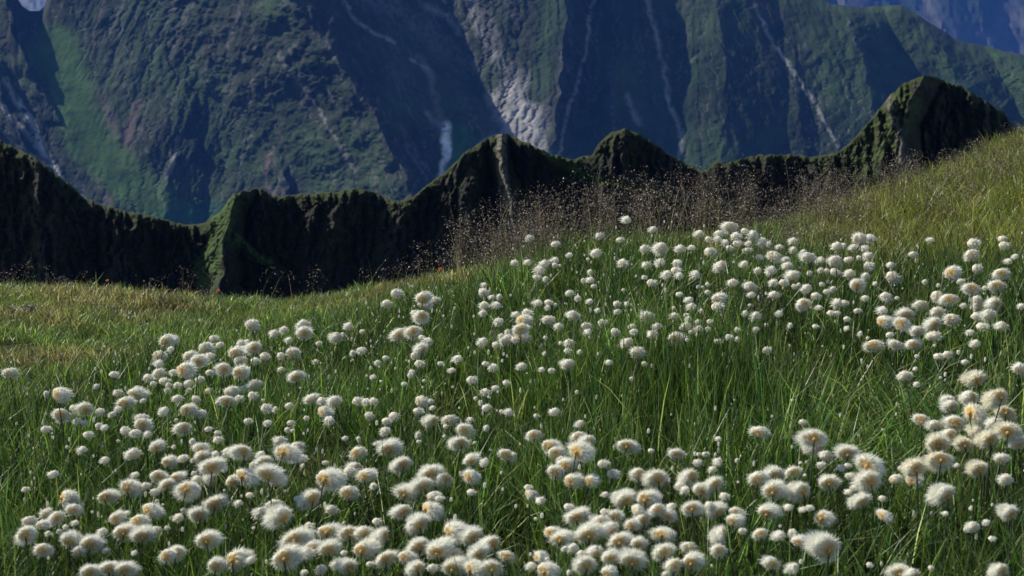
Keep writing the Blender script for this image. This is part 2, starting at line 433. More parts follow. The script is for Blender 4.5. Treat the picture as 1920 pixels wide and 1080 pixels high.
# ------------------------------------------------------------------ where every cottongrass head stands
HEADS = """1555,1031,63 607,900,57 533,1047,57 552,1013,55 533,973,53 819,1037,53 923,1068,53 1186,1056,53 1625,873,52 840,1001,51 1105,1005,51 502,893,50 1634,904,49 1719,880,49
1765,862,49 1779,930,49 677,1033,49 1878,745,48 927,1019,47 848,1068,47 1235,899,47 1449,923,47 1080,847,47 1527,822,47 1890,810,47 530,848,47 612,998,47 387,1015,47
435,1050,47 1818,773,45 1760,835,45 232,1000,45 397,878,45 348,918,45 809,891,45 788,986,45 1174,941,45 1209,937,45 1162,1017,45 267,1008,43 168,1023,43 458,848,43
452,893,43 617,1032,43 797,954,43 888,1009,43 787,1027,43 1082,972,43 1239,1003,43 1101,1062,43 1300,895,43 1508,923,43 1361,1001,43 1835,715,42 1858,827,42 587,937,42
1898,966,41 758,928,41 797,913,41 724,1005,41 899,1043,41 880,1068,41 656,1066,41 1209,976,41 1050,1013,41 1247,1037,41 1019,1072,41 1343,909,41 1555,907,41 1437,964,41
1296,1056,41 729,845,40 1535,843,40 1590,852,40 115,933,40 197,933,40 238,915,40 48,1003,40 130,1017,40 205,1068,40 233,1072,40 403,947,40 1619,943,39 1839,883,39
1688,1075,39 1883,1072,39 656,1001,39 724,1049,39 785,1068,39 1153,972,39 1454,893,39 1298,954,39 1349,962,39 1539,972,39 866,832,38 757,872,38 1029,837,38 1175,837,38
1887,773,38 1842,810,38 1810,835,38 168,1075,38 497,870,38 330,1038,38 375,968,38 405,1063,38 684,893,37 756,960,37 683,1001,37 852,1041,37 1070,903,37 1127,982,37
1147,996,37 1145,1047,37 1266,1060,37 1449,1058,37 107,740,37 342,695,37 1060,873,37 1822,745,37 1792,793,37 278,957,37 257,978,37 568,1038,37 80,1032,35 652,925,35
836,899,35 1315,921,35 1421,899,35 1690,607,34 1637,647,34 253,740,33 233,757,33 160,768,33 115,778,33 477,653,33 977,617,33 1267,635,33 812,790,33 668,850,33
670,877,33 883,865,33 1104,828,33 1422,812,33 1728,787,33 1783,815,33 1867,798,33 1910,833,33 137,957,33 107,972,33 312,1043,33 377,843,33 557,842,33 513,948,33
588,1028,33 880,895,33 1031,999,33 1489,886,33 1486,917,33 1374,978,33 1823,540,32 1780,561,32 1867,570,32 1653,603,32 1752,610,32 1714,646,32 372,678,32 420,693,32
449,700,32 792,593,32 872,808,32 1785,763,32 267,797,32 293,840,32 313,910,32 1654,966,31 1709,901,31 1714,1080,31 1783,511,31 758,1045,31 950,1043,31 1041,886,31
1105,903,31 1199,889,31 1233,956,31 1253,968,31 1184,986,31 1198,1021,31 1117,1037,31 1139,1076,31 1008,1045,31 1380,962,31 1427,1001,31 1498,1017,31 1349,1033,31 1607,536,30
1878,513,30 1870,536,30 1700,591,30 310,640,30 570,625,30 440,662,30 556,707,30 425,752,30 603,772,30 350,770,30 793,560,30 750,628,30 775,622,30 792,657,30
977,600,30 975,630,30 950,853,30 1001,816,30 1042,850,30 1085,820,30 1270,852,30 315,868,30 297,893,30 217,973,30 345,802,30 378,858,30 328,897,30 400,897,30
435,905,30 520,903,30 1508,570,30 1822,477,29 1888,899,29 1464,1005,29 1292,1025,29 1490,1066,29 1757,556,28 1729,572,28 1786,598,28 1856,591,28 472,610,28 571,610,28
633,633,28 478,722,28 431,735,28 1216,595,28 1195,662,28 1067,683,28 843,788,28 1697,704,28 1912,692,28 1778,753,28 1755,797,28 250,852,28 55,977,28 87,963,28
150,1033,28 492,963,28 1242,465,28 1371,425,28 1517,483,28 1487,517,28 1347,560,28 1568,490,28 18,699,28 297,667,27 298,700,27 385,653,27 355,667,27 452,677,27
548,662,27 585,748,27 628,753,27 794,570,27 950,638,27 1075,592,27 1030,600,27 1177,643,27 788,752,27 1550,855,27 265,785,27 78,985,27 527,828,27 623,957,27
635,1060,27 1450,480,27 1352,498,27 1407,538,27 1612,448,27 1673,519,27 1837,574,27 1759,585,27 1722,621,27 1748,631,27 1681,647,27 1879,612,27 652,884,26 811,931,26
811,1066,26 1148,889,26 994,926,26 1194,956,26 1076,1027,26 997,1062,26 1595,893,26 1331,948,26 1677,899,26 1880,860,26 1826,989,26 307,715,25 308,772,25 328,637,25
452,645,25 333,748,25 378,775,25 498,765,25 742,550,25 802,640,25 860,673,25 905,548,25 905,642,25 987,587,25 1223,627,25 1067,643,25 980,687,25 883,712,25
910,735,25 670,752,25 738,780,25 723,808,25 1039,773,25 1130,870,25 1347,867,25 233,808,25 252,812,25 99,890,25 193,997,25 618,788,25 427,847,25 553,860,25
342,860,25 370,900,25 578,987,25 337,970,25 603,1067,25 1118,475,25 1168,493,25 1240,492,25 1252,515,25 1022,495,25 1013,507,25 1380,443,25 1412,440,25 1428,453,25
1277,466,25 1329,472,25 1478,498,25 1448,507,25 1452,553,25 1375,530,25 1512,542,25 1343,575,25 1570,568,25 1570,462,25 1288,612,25 1628,499,25 1823,456,25 1881,460,25
1594,513,25 1659,556,25 1656,582,25 1839,612,25 1014,939,24 1274,911,24 1286,919,24 1358,930,24 300,682,23 220,737,23 770,630,23 678,657,23 932,572,23 1010,568,23
1220,530,23 1089,795,23 1540,873,23 163,815,23 272,912,23 408,825,23 491,852,23 472,1050,23 1176,412,23 1208,467,23 1212,497,23 1312,438,23 1452,530,23 1305,515,23
1297,575,23 1418,592,23 1630,446,23 1628,480,23 1830,503,23 1833,561,23 1830,593,23 1830,644,23 882,923,22 1259,950,22 1064,950,22 1132,960,22 1090,1039,22 1041,1066,22
1579,878,22 1479,952,22 1486,999,22 277,708,22 188,772,22 399,634,22 515,625,22 393,668,22 495,668,22 477,677,22 353,720,22 455,730,22 472,742,22 603,752,22
724,569,22 654,612,22 778,667,22 785,682,22 908,572,22 935,603,22 927,689,22 1098,611,22 1128,605,22 1265,593,22 1233,612,22 912,765,22 955,773,22 687,753,22
690,779,22 723,790,22 782,771,22 713,832,22 910,867,22 1053,862,22 1308,868,22 1758,668,22 85,805,22 155,843,22 198,863,22 290,923,22 292,993,22 567,858,22
1125,442,22 1348,438,22 1383,457,22 1400,470,22 1488,452,22 1540,488,22 1563,510,22 1528,555,22 1292,563,22 1265,507,22 1270,493,22 1601,464,21 1621,466,21 1591,487,21
823,935,20 705,978,20 1249,1078,20 1337,880,20 1592,923,20 1520,952,20 212,702,20 533,618,20 325,698,20 373,712,20 333,722,20 447,747,20 365,748,20 1027,567,20
968,590,20 1048,612,20 1103,623,20 1151,622,20 1188,622,20 1108,525,20 700,752,20 1775,665,20 255,890,20 502,793,20 405,852,20 558,935,20 448,943,20 1226,430,20
994,446,20 1041,458,20 1475,487,20 1468,530,20 1397,495,20 1410,553,20 1275,517,20 1312,617,20 1437,657,20 1712,477,19 1879,448,19 1892,490,19 1670,497,19 1624,517,19
1622,559,19 1819,623,19 701,911,18 693,1058,18 989,914,18 1136,927,18 1155,927,18 1178,1035,18 1391,996,18 1506,956,18 137,765,18 222,767,18 412,647,18 543,638,18
526,667,18 528,693,18 392,698,18 542,761,18 815,562,18 777,587,18 848,694,18 929,647,18 1067,550,18 1142,680,18 882,787,18 1505,792,18 145,790,18 197,802,18
277,815,18 47,918,18 142,980,18 198,1033,18 463,790,18 390,805,18 473,873,18 467,928,18 572,1073,18 990,492,18 1042,488,18 1360,455,18 1405,457,18 1367,465,18
1347,448,18 1462,463,18 1488,468,18 1422,482,18 1422,507,18 1537,577,18 1365,632,18 1557,587,18 1654,934,18 1850,979,18 1813,992,18 1746,450,18 1801,528,18 1583,568,18
1916,574,18 1162,450,18 1607,583,17 212,777,17 322,655,17 465,693,17 390,733,17 907,587,17 965,637,17 1107,565,17 1156,570,17 1157,585,17 1186,612,17 1063,658,17
948,718,17 928,728,17 1348,823,17 1322,852,17 1582,838,17 1588,873,17 1810,679,17 184,798,17 240,962,17 298,958,17 545,793,17 964,493,17 1298,464,17 1550,547,17
1563,542,17 1292,599,17 1346,640,17 1462,588,17 644,1037,16 1060,1029,16 1905,481,16 1587,598,16 1667,628,16 1774,963,16 1859,1010,16 1629,1059,16 1795,873,16 1756,878,16
1603,914,16 287,720,15 258,727,15 270,751,15 597,644,15 592,678,15 790,633,15 708,680,15 722,671,15 909,534,15 923,557,15 909,682,15 772,697,15 1273,552,15
1017,693,15 1033,695,15 701,707,15 812,765,15 648,822,15 1719,721,15 156,793,15 253,1037,15 407,812,15 610,868,15 1069,478,15 1004,520,15 1327,448,15 1395,433,15
1508,472,15 1288,591,15 1309,604,15 1330,603,15 1528,612,15 1570,588,15 1236,937,14 1808,573,14 1589,616,14 1084,559,14 181,724,13 312,733,13 315,723,13 353,732,13
517,768,13 679,622,13 662,662,13 825,682,13 937,556,13 940,630,13 952,623,13 1028,577,13 1122,582,13 1176,570,13 1088,660,13 1207,682,13 768,704,13 913,802,13
785,815,13 1005,780,13 1220,845,13 963,852,13 123,988,13 91,1000,13 312,990,13 538,806,13 362,827,13 422,880,13 363,888,13 1023,523,13 1039,497,13 1518,512,13
1540,507,13 1488,537,13 1327,548,13 1327,617,13 1397,588,13 1416,618,13 1688,878,13 1745,1065,13 1383,636,12 1642,532,12 1610,483,12 1582,460,12 1614,626,12 1107,970,12
1026,1049,12 1067,1074,12 86,738,12 465,642,12 407,756,12 1112,537,12 756,720,12 902,755,12 808,752,12 835,800,12 1717,692,12 110,997,12 573,784,12 362,863,12
342,957,12 1208,520,12 1107,510,12 1443,457,12 1550,508,12 1540,533,12 1295,623,12 1381,618,12 1482,610,12 1734,528,12 1846,540,11 643,627,10 1042,572,10 1278,615,10
1022,633,10 1093,526,10 892,747,10 784,828,10 672,823,10 940,772,10 1184,710,10 1309,852,10 1383,863,10 1718,668,10 155,946,10 330,788,10 548,808,10 327,838,10
568,873,10 1326,533,10 1316,583,10 1288,637,10 1022,663,9 1051,643,9 1502,868,9 1437,609,9 1760,535,9 1681,559,9 1797,660,9 1169,544,8 1263,577,8 795,714,8
834,818,8 890,830,8 221,827,8 233,851,8 476,990,8 1498,533,8 1552,528,8 646,980,8 1004,973,8 1510,891,8 1627,634,8 492,751,8 1082,735,8 1102,486,8
1308,538,8 1407,572,8 1334,1061,7 1752,648,7 714,715,7 1486,750,7 125,838,7 294,939,7 172,960,7 1050,498,7 1318,538,7 1307,628,7 1763,708,6 305,946,6"""
H = np.array([[float(v) for v in h.split(',')] for h in HEADS.split()])
def place(H):
    n = len(H); u, e = slopes(H[:, 0], H[:, 1])
    D = np.linspace(1.6, 9, 900)
    X = u[:, None] * D; ZR = CAMZ + e[:, None] * D
    G = ground_z(X, np.broadcast_to(D, X.shape)); clear = ZR - G
    best = np.full(n, 1e9); bd = np.zeros(n); bh = np.zeros(n)
    for h in np.linspace(.10, .34, 25):
        ok = clear < h
        first = np.argmax(ok, 1); has = ok.any(1)
        d = D[first]
        size = H[:, 2] * d / FPX
        want = np.where(H[:, 2] > 17, .043, .026)
        cost = np.abs(np.log(size / want)) * 1.1 + (np.abs(h - .20) / .12) ** 2 * .35 + (~has) * 50
        # nothing stands beyond the crest
        yc, _ = crest(u); cost = cost + (d > yc + .5) * 3
        m = cost < best
        best[m] = cost[m]; bd[m] = d[m]; bh[m] = h
    x = u * bd; z = CAMZ + e * bd
    gz = ground_z(x, bd)
    return np.stack([x, bd, gz, z - gz, H[:, 2] * bd / FPX], 1)      # base x y z, height of the head's centre, real size
HP = place(H)

# wetness: where cottongrass grows the sedge is long and dark green
gx = np.linspace(-4, 6, 200); gy = np.linspace(.8, 11, 204)
KX, KY = np.meshgrid(gx, gy)
Wet = np.zeros_like(KX)
for p in HP:
    Wet += np.exp(-(((KX - p[0]) / .24) ** 2 + ((KY - p[1]) / .34) ** 2))
Wet = np.clip(Wet / 2.1 - .16, 0, 9)
def bil(F, x, y):
    fx = np.clip((x - gx[0]) / (gx[1] - gx[0]), 0, len(gx) - 1.001); fy = np.clip((y - gy[0]) / (gy[1] - gy[0]), 0, len(gy) - 1.001)
    i = fx.astype(int); j = fy.astype(int); a = fx - i; b = fy - j
    return (F[j, i] * (1 - a) + F[j, i + 1] * a) * (1 - b) + (F[j + 1, i] * (1 - a) + F[j + 1, i + 1] * a) * b
def wet(x, y):
    u = x / y
    m = bil(Wet, x, y)
    # the tall sedge patch right of the middle
    m = np.maximum(m, 1.3 * np.exp(-((u - .17) / .14) ** 2 - ((y - 3.3) / .75) ** 2))
    m = np.maximum(m, 1.2 * np.exp(-((u - .33) / .16) ** 2 - ((y - 2.6) / .8) ** 2))
    m = np.maximum(m, 1.0 * np.exp(-((u - .10) / .22) ** 2 - ((y - 2.2) / .6) ** 2))
    return np.clip(m, 0, 1.3)

# ------------------------------------------------------------------ grass
def blades(x, y, length, width, lean, col, seed, curve=1.0, base_h=None, az=None, flat=False):
    r = np.random.default_rng(seed); n = len(x)
    z = ground_z(x, y) if base_h is None else base_h
    a = r.uniform(0, 2 * np.pi, n) if az is None else az
    fac = r.uniform(0, 2 * np.pi, n)
    dx, dy = np.cos(a), np.sin(a)
    wxv, wyv = np.cos(fac), np.sin(fac)
    ts = np.array([0, .38, .72, 1.0]); wd = np.array([1, .9, .62, .06])
    V = np.zeros((n, 8, 3)); cc = np.zeros((n, 8, 3))
    for k, (t, q) in enumerate(zip(ts, wd)):
        off = lean * length * (t ** (1 + curve)); up = length * t * np.sqrt(np.clip(1 - (lean * t) ** 2 * .8, .08, 1))
        cx = x + dx * off; cy = y + dy * off; cz = z + up - .01
        h = width * q * .5
        V[:, 2 * k] = np.stack([cx - wxv * h, cy - wyv * h, cz], 1)
        V[:, 2 * k + 1] = np.stack([cx + wxv * h, cy + wyv * h, cz], 1)
        c = col * (.75 + .45 * t)  # darker blade bases: shade near the ground put into the colour
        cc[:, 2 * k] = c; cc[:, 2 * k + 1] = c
    b = np.arange(n)[:, None] * 8
    F = np.concatenate([b + np.array([0, 1, 3, 2]), b + np.array([2, 3, 5, 4]), b + np.array([4, 5, 7, 6])], 0)
    return V.reshape(-1, 3), F, cc.reshape(-1, 3)
def join(parts):
    Vs, Fs, Cs = [], [], []; o = 0
    for V, F, c in parts:
        Vs.append(V); Fs.append(F + o); Cs.append(c); o += len(V)
    return np.concatenate(Vs), np.concatenate(Fs), np.concatenate(Cs)
def scatter(n, ymin, seed, umax=.47, past=.8, pw=1.0):
    r = np.random.default_rng(seed)
    u = r.uniform(-umax, umax, n)
    yc, _ = crest(u); top = yc + past
    t = r.random(n)
    y = (ymin ** pw + t * (top ** pw - ymin ** pw)) ** (1 / pw)
    return u * y, y, u
M_grass = leafy_mat('grass_blade', .33, .42, .4, (1.2, 1.25, .75))
def pick(cols, n, seed):
    r = np.random.default_rng(seed); cols = np.array(cols); i = r.integers(0, len(cols), n)
    c = cols[i] * np.exp(r.normal(0, .55, (n, 1))); return np.clip(c, 0, .8)

NG = 190000
x, y, u = scatter(NG, 1.25, 11, pw=1.25)
W = wet(x, y); r = np.random.default_rng(12)
patch = fbm(x / .15 + 40, y / .15 + 40, 3, 400)
keep = r.random(NG) < np.clip(W * 1.7 * sstep(.40, .60, patch) + .05 * W, .0, 1)
x, y, u, W = x[keep], y[keep], u[keep], W[keep]; n = len(x)
L = r.uniform(.06, .20, n) * (.75 + .35 * np.clip(W, 0, 1)); wd = r.uniform(.0013, .0042, n) * (.7 + .12 * y)
cl = pick([(.05, .11, .022), (.035, .085, .018), (.065, .12, .022), (.09, .14, .035), (.025, .055, .014), (.16, .20, .06), (.05, .10, .028), (.12, .17, .03)], n, 13)
tone = fbm(x / .4 + 11, y / .3 + 33, 4, 440)[:, None]
cl = cl * (.25 + 1.35 * tone)
yel = sstep(4.4, 6.0, y)[:, None]
cl = cl * (1 - .4 * yel) + np.array([.09, .13, .03]) * .4 * yel
lean = r.beta(1.4, 2.2, n) * 1.0
ub = x / y; tall = np.exp(-((ub - .13) / .10) ** 2 - ((y - 3.2) / .6) ** 2); lean = lean * (1 - .6 * tall); L = L * (1 + .25 * tall)
mess = np.exp(-((ub - .27) / .05) ** 2 - ((y - 3.0) / .35) ** 2); lean = np.clip(lean + .55 * mess, 0, 1.05); cl = cl * (1 + .7 * mess[:, None])
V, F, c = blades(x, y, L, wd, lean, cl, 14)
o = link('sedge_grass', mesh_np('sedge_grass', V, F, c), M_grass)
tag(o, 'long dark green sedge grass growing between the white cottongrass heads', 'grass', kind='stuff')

NS = 430000
x, y, u = scatter(NS, 1.4, 21, pw=1.15, umax=.74)
W = wet(x, y); r = np.random.default_rng(22)
keep = r.random(NS) < np.clip(1.05 - W * .8, .12, 1)
x, y, u, W = x[keep], y[keep], u[keep], W[keep]; n = len(x)
right = sstep(.16, .30, u) * sstep(3.8, 5.5, y)
tuft = fbm(x / .12 + 70, y / .12 + 70, 3, 420)
L = r.uniform(.02, .075, n) * (.5 + tuft) * (1 + 1.3 * right) * (1 + .5 * (W > .35)); wd = r.uniform(.0014, .0036, n) * (.6 + .12 * y)
broad = r.random(n) < .16; wd[broad] *= 2.3; L[broad] *= .75
pat = fbm(x / .55 + 20, y / .4 + 20, 4, 430)[:, None]; pat = sstep(.42, .58, pat)
ca = pick([(.09, .14, .03), (.07, .13, .025), (.15, .17, .05), (.09, .12, .04)], n, 23)
cb = pick([(.24, .21, .09), (.14, .11, .05), (.20, .18, .09), (.10, .11, .035)], n, 24)
cl = (ca * (1 - pat) + cb * pat) * (.55 + 1.5 * fbm(x / .16 + 5, y / .12 + 9, 3, 450)[:, None])
gold = pick([(.20, .19, .035), (.14, .18, .03), (.11, .16, .028), (.16, .12, .055), (.18, .20, .04)], n, 25)
cl = cl * (1 - right[:, None]) + gold * right[:, None]
# dark boggy hollow with bare peat at the left edge
for (hx, hy, hw, hh) in ((115, 713, 60, 10), (40, 880, 45, 18), (745, 735, 45, 20), (30, 640, 40, 8)):
    uu, ee = slopes(hx, hy); dd = np.linspace(1.5, 8, 800); k = np.argmax(CAMZ + ee * dd - ground_z(uu * dd, dd) < .03); yy = dd[k]
    m = ((x - uu * yy) / (hw * yy / FPX)) ** 2 + ((y - yy) / (hh * yy / FPX * 5)) ** 2 < 1
    L[m] *= .25; cl[m] = cl[m] * .6 + np.array([.05, .03, .015])
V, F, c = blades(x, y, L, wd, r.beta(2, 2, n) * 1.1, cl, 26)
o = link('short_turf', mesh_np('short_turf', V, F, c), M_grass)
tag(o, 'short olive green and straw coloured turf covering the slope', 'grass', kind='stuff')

# leaning pale dead blades lying among the sedge
n = 4500; x, y, u = scatter(n, 1.5, 31, pw=1.3, umax=.42, past=0)
r = np.random.default_rng(32); W = wet(x, y); k = r.random(n) < np.clip(W + .1, 0, 1); x, y = x[k], y[k]; n = len(x)
cl = pick([(.24, .27, .13), (.18, .24, .09), (.32, .33, .2), (.14, .20, .07)], n, 33)
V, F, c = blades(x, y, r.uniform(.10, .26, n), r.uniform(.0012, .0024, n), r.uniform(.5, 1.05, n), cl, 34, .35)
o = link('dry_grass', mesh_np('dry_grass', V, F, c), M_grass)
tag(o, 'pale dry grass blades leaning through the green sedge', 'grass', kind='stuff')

# ------------------------------------------------------------------ flowering mountain grasses with reddish brown heads
def panicles(x, y, hgt, seed, spk=34, size=.0036, colset=((.10, .078, .06), (.15, .122, .10), (.06, .048, .038), (.26, .23, .19)), z0=None):
    r = np.random.default_rng(seed); n = len(x)
    parts = []
    az = r.uniform(0, 2 * np.pi, n); lean = r.uniform(.02, .4, n)
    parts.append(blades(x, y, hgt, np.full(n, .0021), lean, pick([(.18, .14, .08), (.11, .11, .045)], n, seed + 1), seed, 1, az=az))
    gz = ground_z(x, y)
    # spikelets: small leaf shaped faces round the top third of each stalk
    t = r.uniform(.66, 1.02, (n, spk)); off = lean[:, None] * hgt[:, None] * t ** 2
    up = hgt[:, None] * t * np.sqrt(np.clip(1 - (lean[:, None] * t) ** 2 * .8, .08, 1))
    spread = .034 * np.sin(np.clip((t - .62) / .42, 0, 1) * np.pi)[..., None] * r.normal(0, .8, (n, spk, 3))
    cx = (x + 0)[:, None] + np.cos(az)[:, None] * off + spread[..., 0]
    cy = y[:, None] + np.sin(az)[:, None] * off + spread[..., 1]
    cz = gz[:, None] + up + spread[..., 2] * .5
    c = np.stack([cx, cy, cz], 2).reshape(-1, 3); m = len(c)
    d1 = r.normal(0, 1, (m, 3)); d1[:, 2] = np.abs(d1[:, 2]) + .3; d1 /= np.linalg.norm(d1, axis=1)[:, None]
    d2 = np.cross(d1, r.normal(0, 1, (m, 3))); d2 /= np.linalg.norm(d2, axis=1)[:, None]
    s = (size * r.uniform(.6, 1.4, m))[:, None]
    V = np.stack([c - d1 * s, c + d2 * s * .5, c + d1 * s, c - d2 * s * .5], 1).reshape(-1, 3)
    F = np.arange(m * 4).reshape(m, 4)
    cc = np.repeat(pick(colset, m, seed + 2), 4, 0)
    parts.append((V, F, cc))
    return join(parts)
r = np.random.default_rng(41)
PXD = []
def belt(n, x0, x1, seed, hl, hh, back=.5, front=.5, pxw=None):
    rr = np.random.default_rng(seed)
    px = rr.uniform(x0, x1, n) if pxw is None else np.clip(rr.normal(pxw[0], pxw[1], n), x0, x1)
    uu, _ = slopes(px, np.full(n, 400.)); yc, _ = crest(uu)
    y = yc + rr.uniform(-front, back, n)
    return uu * y, y, rr.uniform(hl, hh, n)
B = [belt(950, 860, 1560, 42, .08, .34, .7, .6, (1190, 170)), belt(140, 800, 1050, 43, .06, .2, .5, .3), belt(300, 1480, 1760, 44, .08, .26, .6, .6),
     belt(150, 1740, 2000, 45, .06, .18, .5, 1.2), belt(75, -60, 820, 46, .03, .17, .5, .2), belt(1000, 1350, 1980, 47, .05, .16, .2, 2.2)]
x = np.concatenate([b[0] for b in B]); y = np.concatenate([b[1] for b in B]); h = np.concatenate([b[2] for b in B])
kk = np.random.default_rng(49).random(len(x)) < sstep(.38, .6, fbm(x / .22 + 60, y / .5 + 60, 3, 460)) + .2; x, y, h = x[kk], y[kk], h[kk] * 1.05
V, F, c = panicles(x, y, h, 48)
M_pan = leafy_mat('flowering_grass', .35, .6, .3, (1.1, 1, .9))
o = link('flowering_grass', mesh_np('flowering_grass', V, F, c), M_pan)
tag(o, 'thin reddish brown flowering grasses standing along the meadow crest', 'flowering grass', kind='stuff')

# ------------------------------------------------------------------ cottongrass
def hair_puff(seed, nh, dense=1.0, openness=1.0, hw=.016, squash=.82):
    """a unit wool head (diameter about 1): hairs from a small core, shorter and parted towards -Y where the golden base shows"""
    r = np.random.default_rng(seed)
    d = r.normal(0, 1, (nh, 3)); d /= np.linalg.norm(d, axis=1)[:, None]
    front = np.array([0, -1, -.05]); front /= np.linalg.norm(front)
    f = d @ front
    d[(f > .45) & (r.random(nh) < .7 * openness)] *= -1; f = d @ front
    ln = .5 * r.uniform(.86, 1.07, nh) * np.where(f > .35, 1 - openness * .6 * ((np.maximum(f, .35) - .35) / .65) ** .7, 1)
    lump = fbm(d[:, 0] * 1.6 + 9 + seed, d[:, 2] * 1.6 + 9 + d[:, 1], 2, 500 + seed % 9)
    ln = ln * (.84 + .42 * lump)
    side = np.cross(d, r.normal(0, 1, (nh, 3))); side /= np.linalg.norm(side, axis=1)[:, None]
    bend = r.normal(0, .10, (nh, 3)) + np.array([r.uniform(-.12, .2), .10, -r.uniform(.06, .24)])
    V = np.zeros((nh, 6, 3)); cc = np.zeros((nh, 6, 3)); back = np.array([0, .20 * min(1, openness * 1.3), .02])
    gold = np.array([.92, .68, .30]); cream = np.array([.94, .87, .68]); white = np.array([.94, .94, .85])
    for k, (t, q) in enumerate(((.16, .7), (.65, 1.0), (1.0, .3))):
        p = d * (ln * t)[:, None] + bend * (ln * t * t)[:, None]
        p[:, 2] *= squash
        p = p + back * min(1, t * 1.6)
        h = side * (hw * q * .5)
        V[:, 2 * k] = p - h; V[:, 2 * k + 1] = p + h
        rr = np.linalg.norm(p, axis=1)
        a = sstep(.12, .26, rr)[:, None]; b = sstep(.24, .42, rr)[:, None]
        c = gold + (cream - gold) * a; c = c + (white - c) * b
        cc[:, 2 * k] = c; cc[:, 2 * k + 1] = c
    b = np.arange(nh)[:, None] * 6
    F = np.concatenate([b + np.array([0, 1, 3, 2]), b + np.array([2, 3, 5, 4])], 0)
    return V.reshape(-1, 3), F, cc.reshape(-1, 3)
def uv_ball(nu, nv, rad, sq, seed, amp, dimple=.0, ysq=1.0, yoff=0.0):
    th = np.linspace(0, np.pi, nv); ph = np.linspace(0, 2 * np.pi, nu, endpoint=False)
    TH, PH = np.meshgrid(th, ph, indexing='ij')
    d = np.stack([np.sin(TH) * np.cos(PH), np.sin(TH) * np.sin(PH), np.cos(TH)], 2).reshape(-1, 3)
    front = np.array([0, -1, -.05]); front /= np.linalg.norm(front); f = d @ front
    n = fbm(d[:, 0] * 3 + 20 + seed, d[:, 2] * 3 + 20 + d[:, 1] * 2, 3, 520)
    rr = rad * (1 + amp * (n - .5)) * (1 - dimple * sstep(.55, 1, f))
    V = d * rr[:, None]; V[:, 2] *= sq; V[:, 1] *= ysq; V[:, 1] += yoff
    F = []
    for i in range(nv - 1):
        for j in range(nu):
            F.append((i * nu + j, (i + 1) * nu + j, (i + 1) * nu + (j + 1) % nu, i * nu + (j + 1) % nu))
    gold = np.array([.92, .68, .30]); cream = np.array([.94, .87, .68]); white = np.array([.94, .94, .85])
    ra = np.linalg.norm(V, axis=1); a = sstep(.14, .27, ra)[:, None]; b = sstep(.25, .38, ra)[:, None]
    c = gold + (cream - gold) * a; c = c + (white - c) * b
    return V, np.array(F), c
M_wool = leafy_mat('cotton_wool', .5, .8, .1, (1, .97, .92))
M_stem, _n, _b = mat_base('cottongrass_stem'); _b.inputs['Base Color'].default_value = (.035, .045, .02, 1); _b.inputs['Roughness'].default_value = .5
M_core = leafy_mat('seed_core', .2, .7, .1)
def head_mesh(seed, kind):
    if kind in ('big', 'tan'):
        parts = [hair_puff(seed, 1900, openness=1.1, hw=.013), uv_ball(24, 15, .375, .82, seed, .45, .35, .68, .19)]
    elif kind == 'mid':
        parts = [hair_puff(seed, 900, openness=.5, hw=.018), uv_ball(18, 12, .40, .84, seed, .4, .3, .76, .14)]
    else:
        parts = [hair_puff(seed, 420, openness=.35, hw=.03, squash=.86), uv_ball(16, 11, .385, .86, seed, .6, .25, .9, .05)]
    V, F, c = join(parts)
    if kind == 'tan': c = c * np.array([.99, .965, .89])
    return mesh_np('wool_' + kind, V, F, c)
heads = {k: [head_mesh(600 + i + 20 * q, k) for i in range(m)] for q, (k, m) in enumerate((('big', 9), ('mid', 7), ('small', 5), ('tan', 5)))}
def core_mesh():
    V, F, _ = uv_ball(10, 7, .10, 1.1, 3, .3, 0)
    r = np.random.default_rng(5)
    c = np.array([.72, .44, .14]) * r.uniform(.6, 1.3, (len(V), 1))
    return mesh_np('seed_core', V, F, c)
def stem_mesh(seed):
    """unit height, gently curved round stalk with a small sheath; base at the origin, top exactly above it"""
    r = np.random.default_rng(seed); a = r.uniform(0, 6.28); am = r.uniform(.02, .10)
    K = 7; V = []; F = []
    for i in range(K):
        t = i / (K - 1); ox = am * math.sin(math.pi * t) * math.cos(a); oy = am * math.sin(math.pi * t) * math.sin(a)
        rad = .0016 * (1.15 - .35 * t)
        for j in range(5):
            V.append((ox * .22 + rad * math.cos(j * 1.2566), oy * .22 + rad * math.sin(j * 1.2566), t))
    for i in range(K - 1):
        for j in range(5):
            F.append((i * 5 + j, i * 5 + (j + 1) % 5, (i + 1) * 5 + (j + 1) % 5, (i + 1) * 5 + j))
    return mesh_np('stem', np.array(V), np.array(F), None, True)
stems = [stem_mesh(i) for i in range(8)]
coreme = core_mesh()
for k in heads:
    for m in heads[k]: m.materials.append(M_wool)
for m in stems: m.materials.append(M_stem)
coreme.materials.append(M_core)

NT = 300
order = np.argsort(-H[:, 2]); big = order[:NT]; rest = order[NT:]

def is_tan(i): return H[i, 0] > 1690 and 690 < H[i, 1] < 915 and H[i, 2] >= 38
# labels: neighbours that touch form a clump; each head is told by its look and its place in its clump
def clumps(idx):
    groups = [[i] for i in idx]
    pairs = []
    for a in range(len(idx)):
        for b in range(a + 1, len(idx)):
            i, j = idx[a], idx[b]
            dd = math.hypot(H[i, 0] - H[j, 0], H[i, 1] - H[j, 1]) / ((H[i, 2] + H[j, 2]) / 2)
            if dd < 1.9: pairs.append((dd, i, j))
    pairs.sort(); own = {i: g for g, i in enumerate(idx)}; G = {g: [i] for g, i in enumerate(idx)}
    for dd, i, j in pairs:
        a, b = own[i], own[j]
        if a != b and len(G[a]) + len(G[b]) <= 6:
            G[a] += G[b]
            for k in G[b]: own[k] = a
            del G[b]
    return list(G.values())
ONES = 'zero one two three four five six seven eight nine ten eleven twelve thirteen fourteen fifteen sixteen seventeen eighteen nineteen'.split()
TENS = 'x x twenty thirty forty fifty sixty seventy eighty ninety'.split()
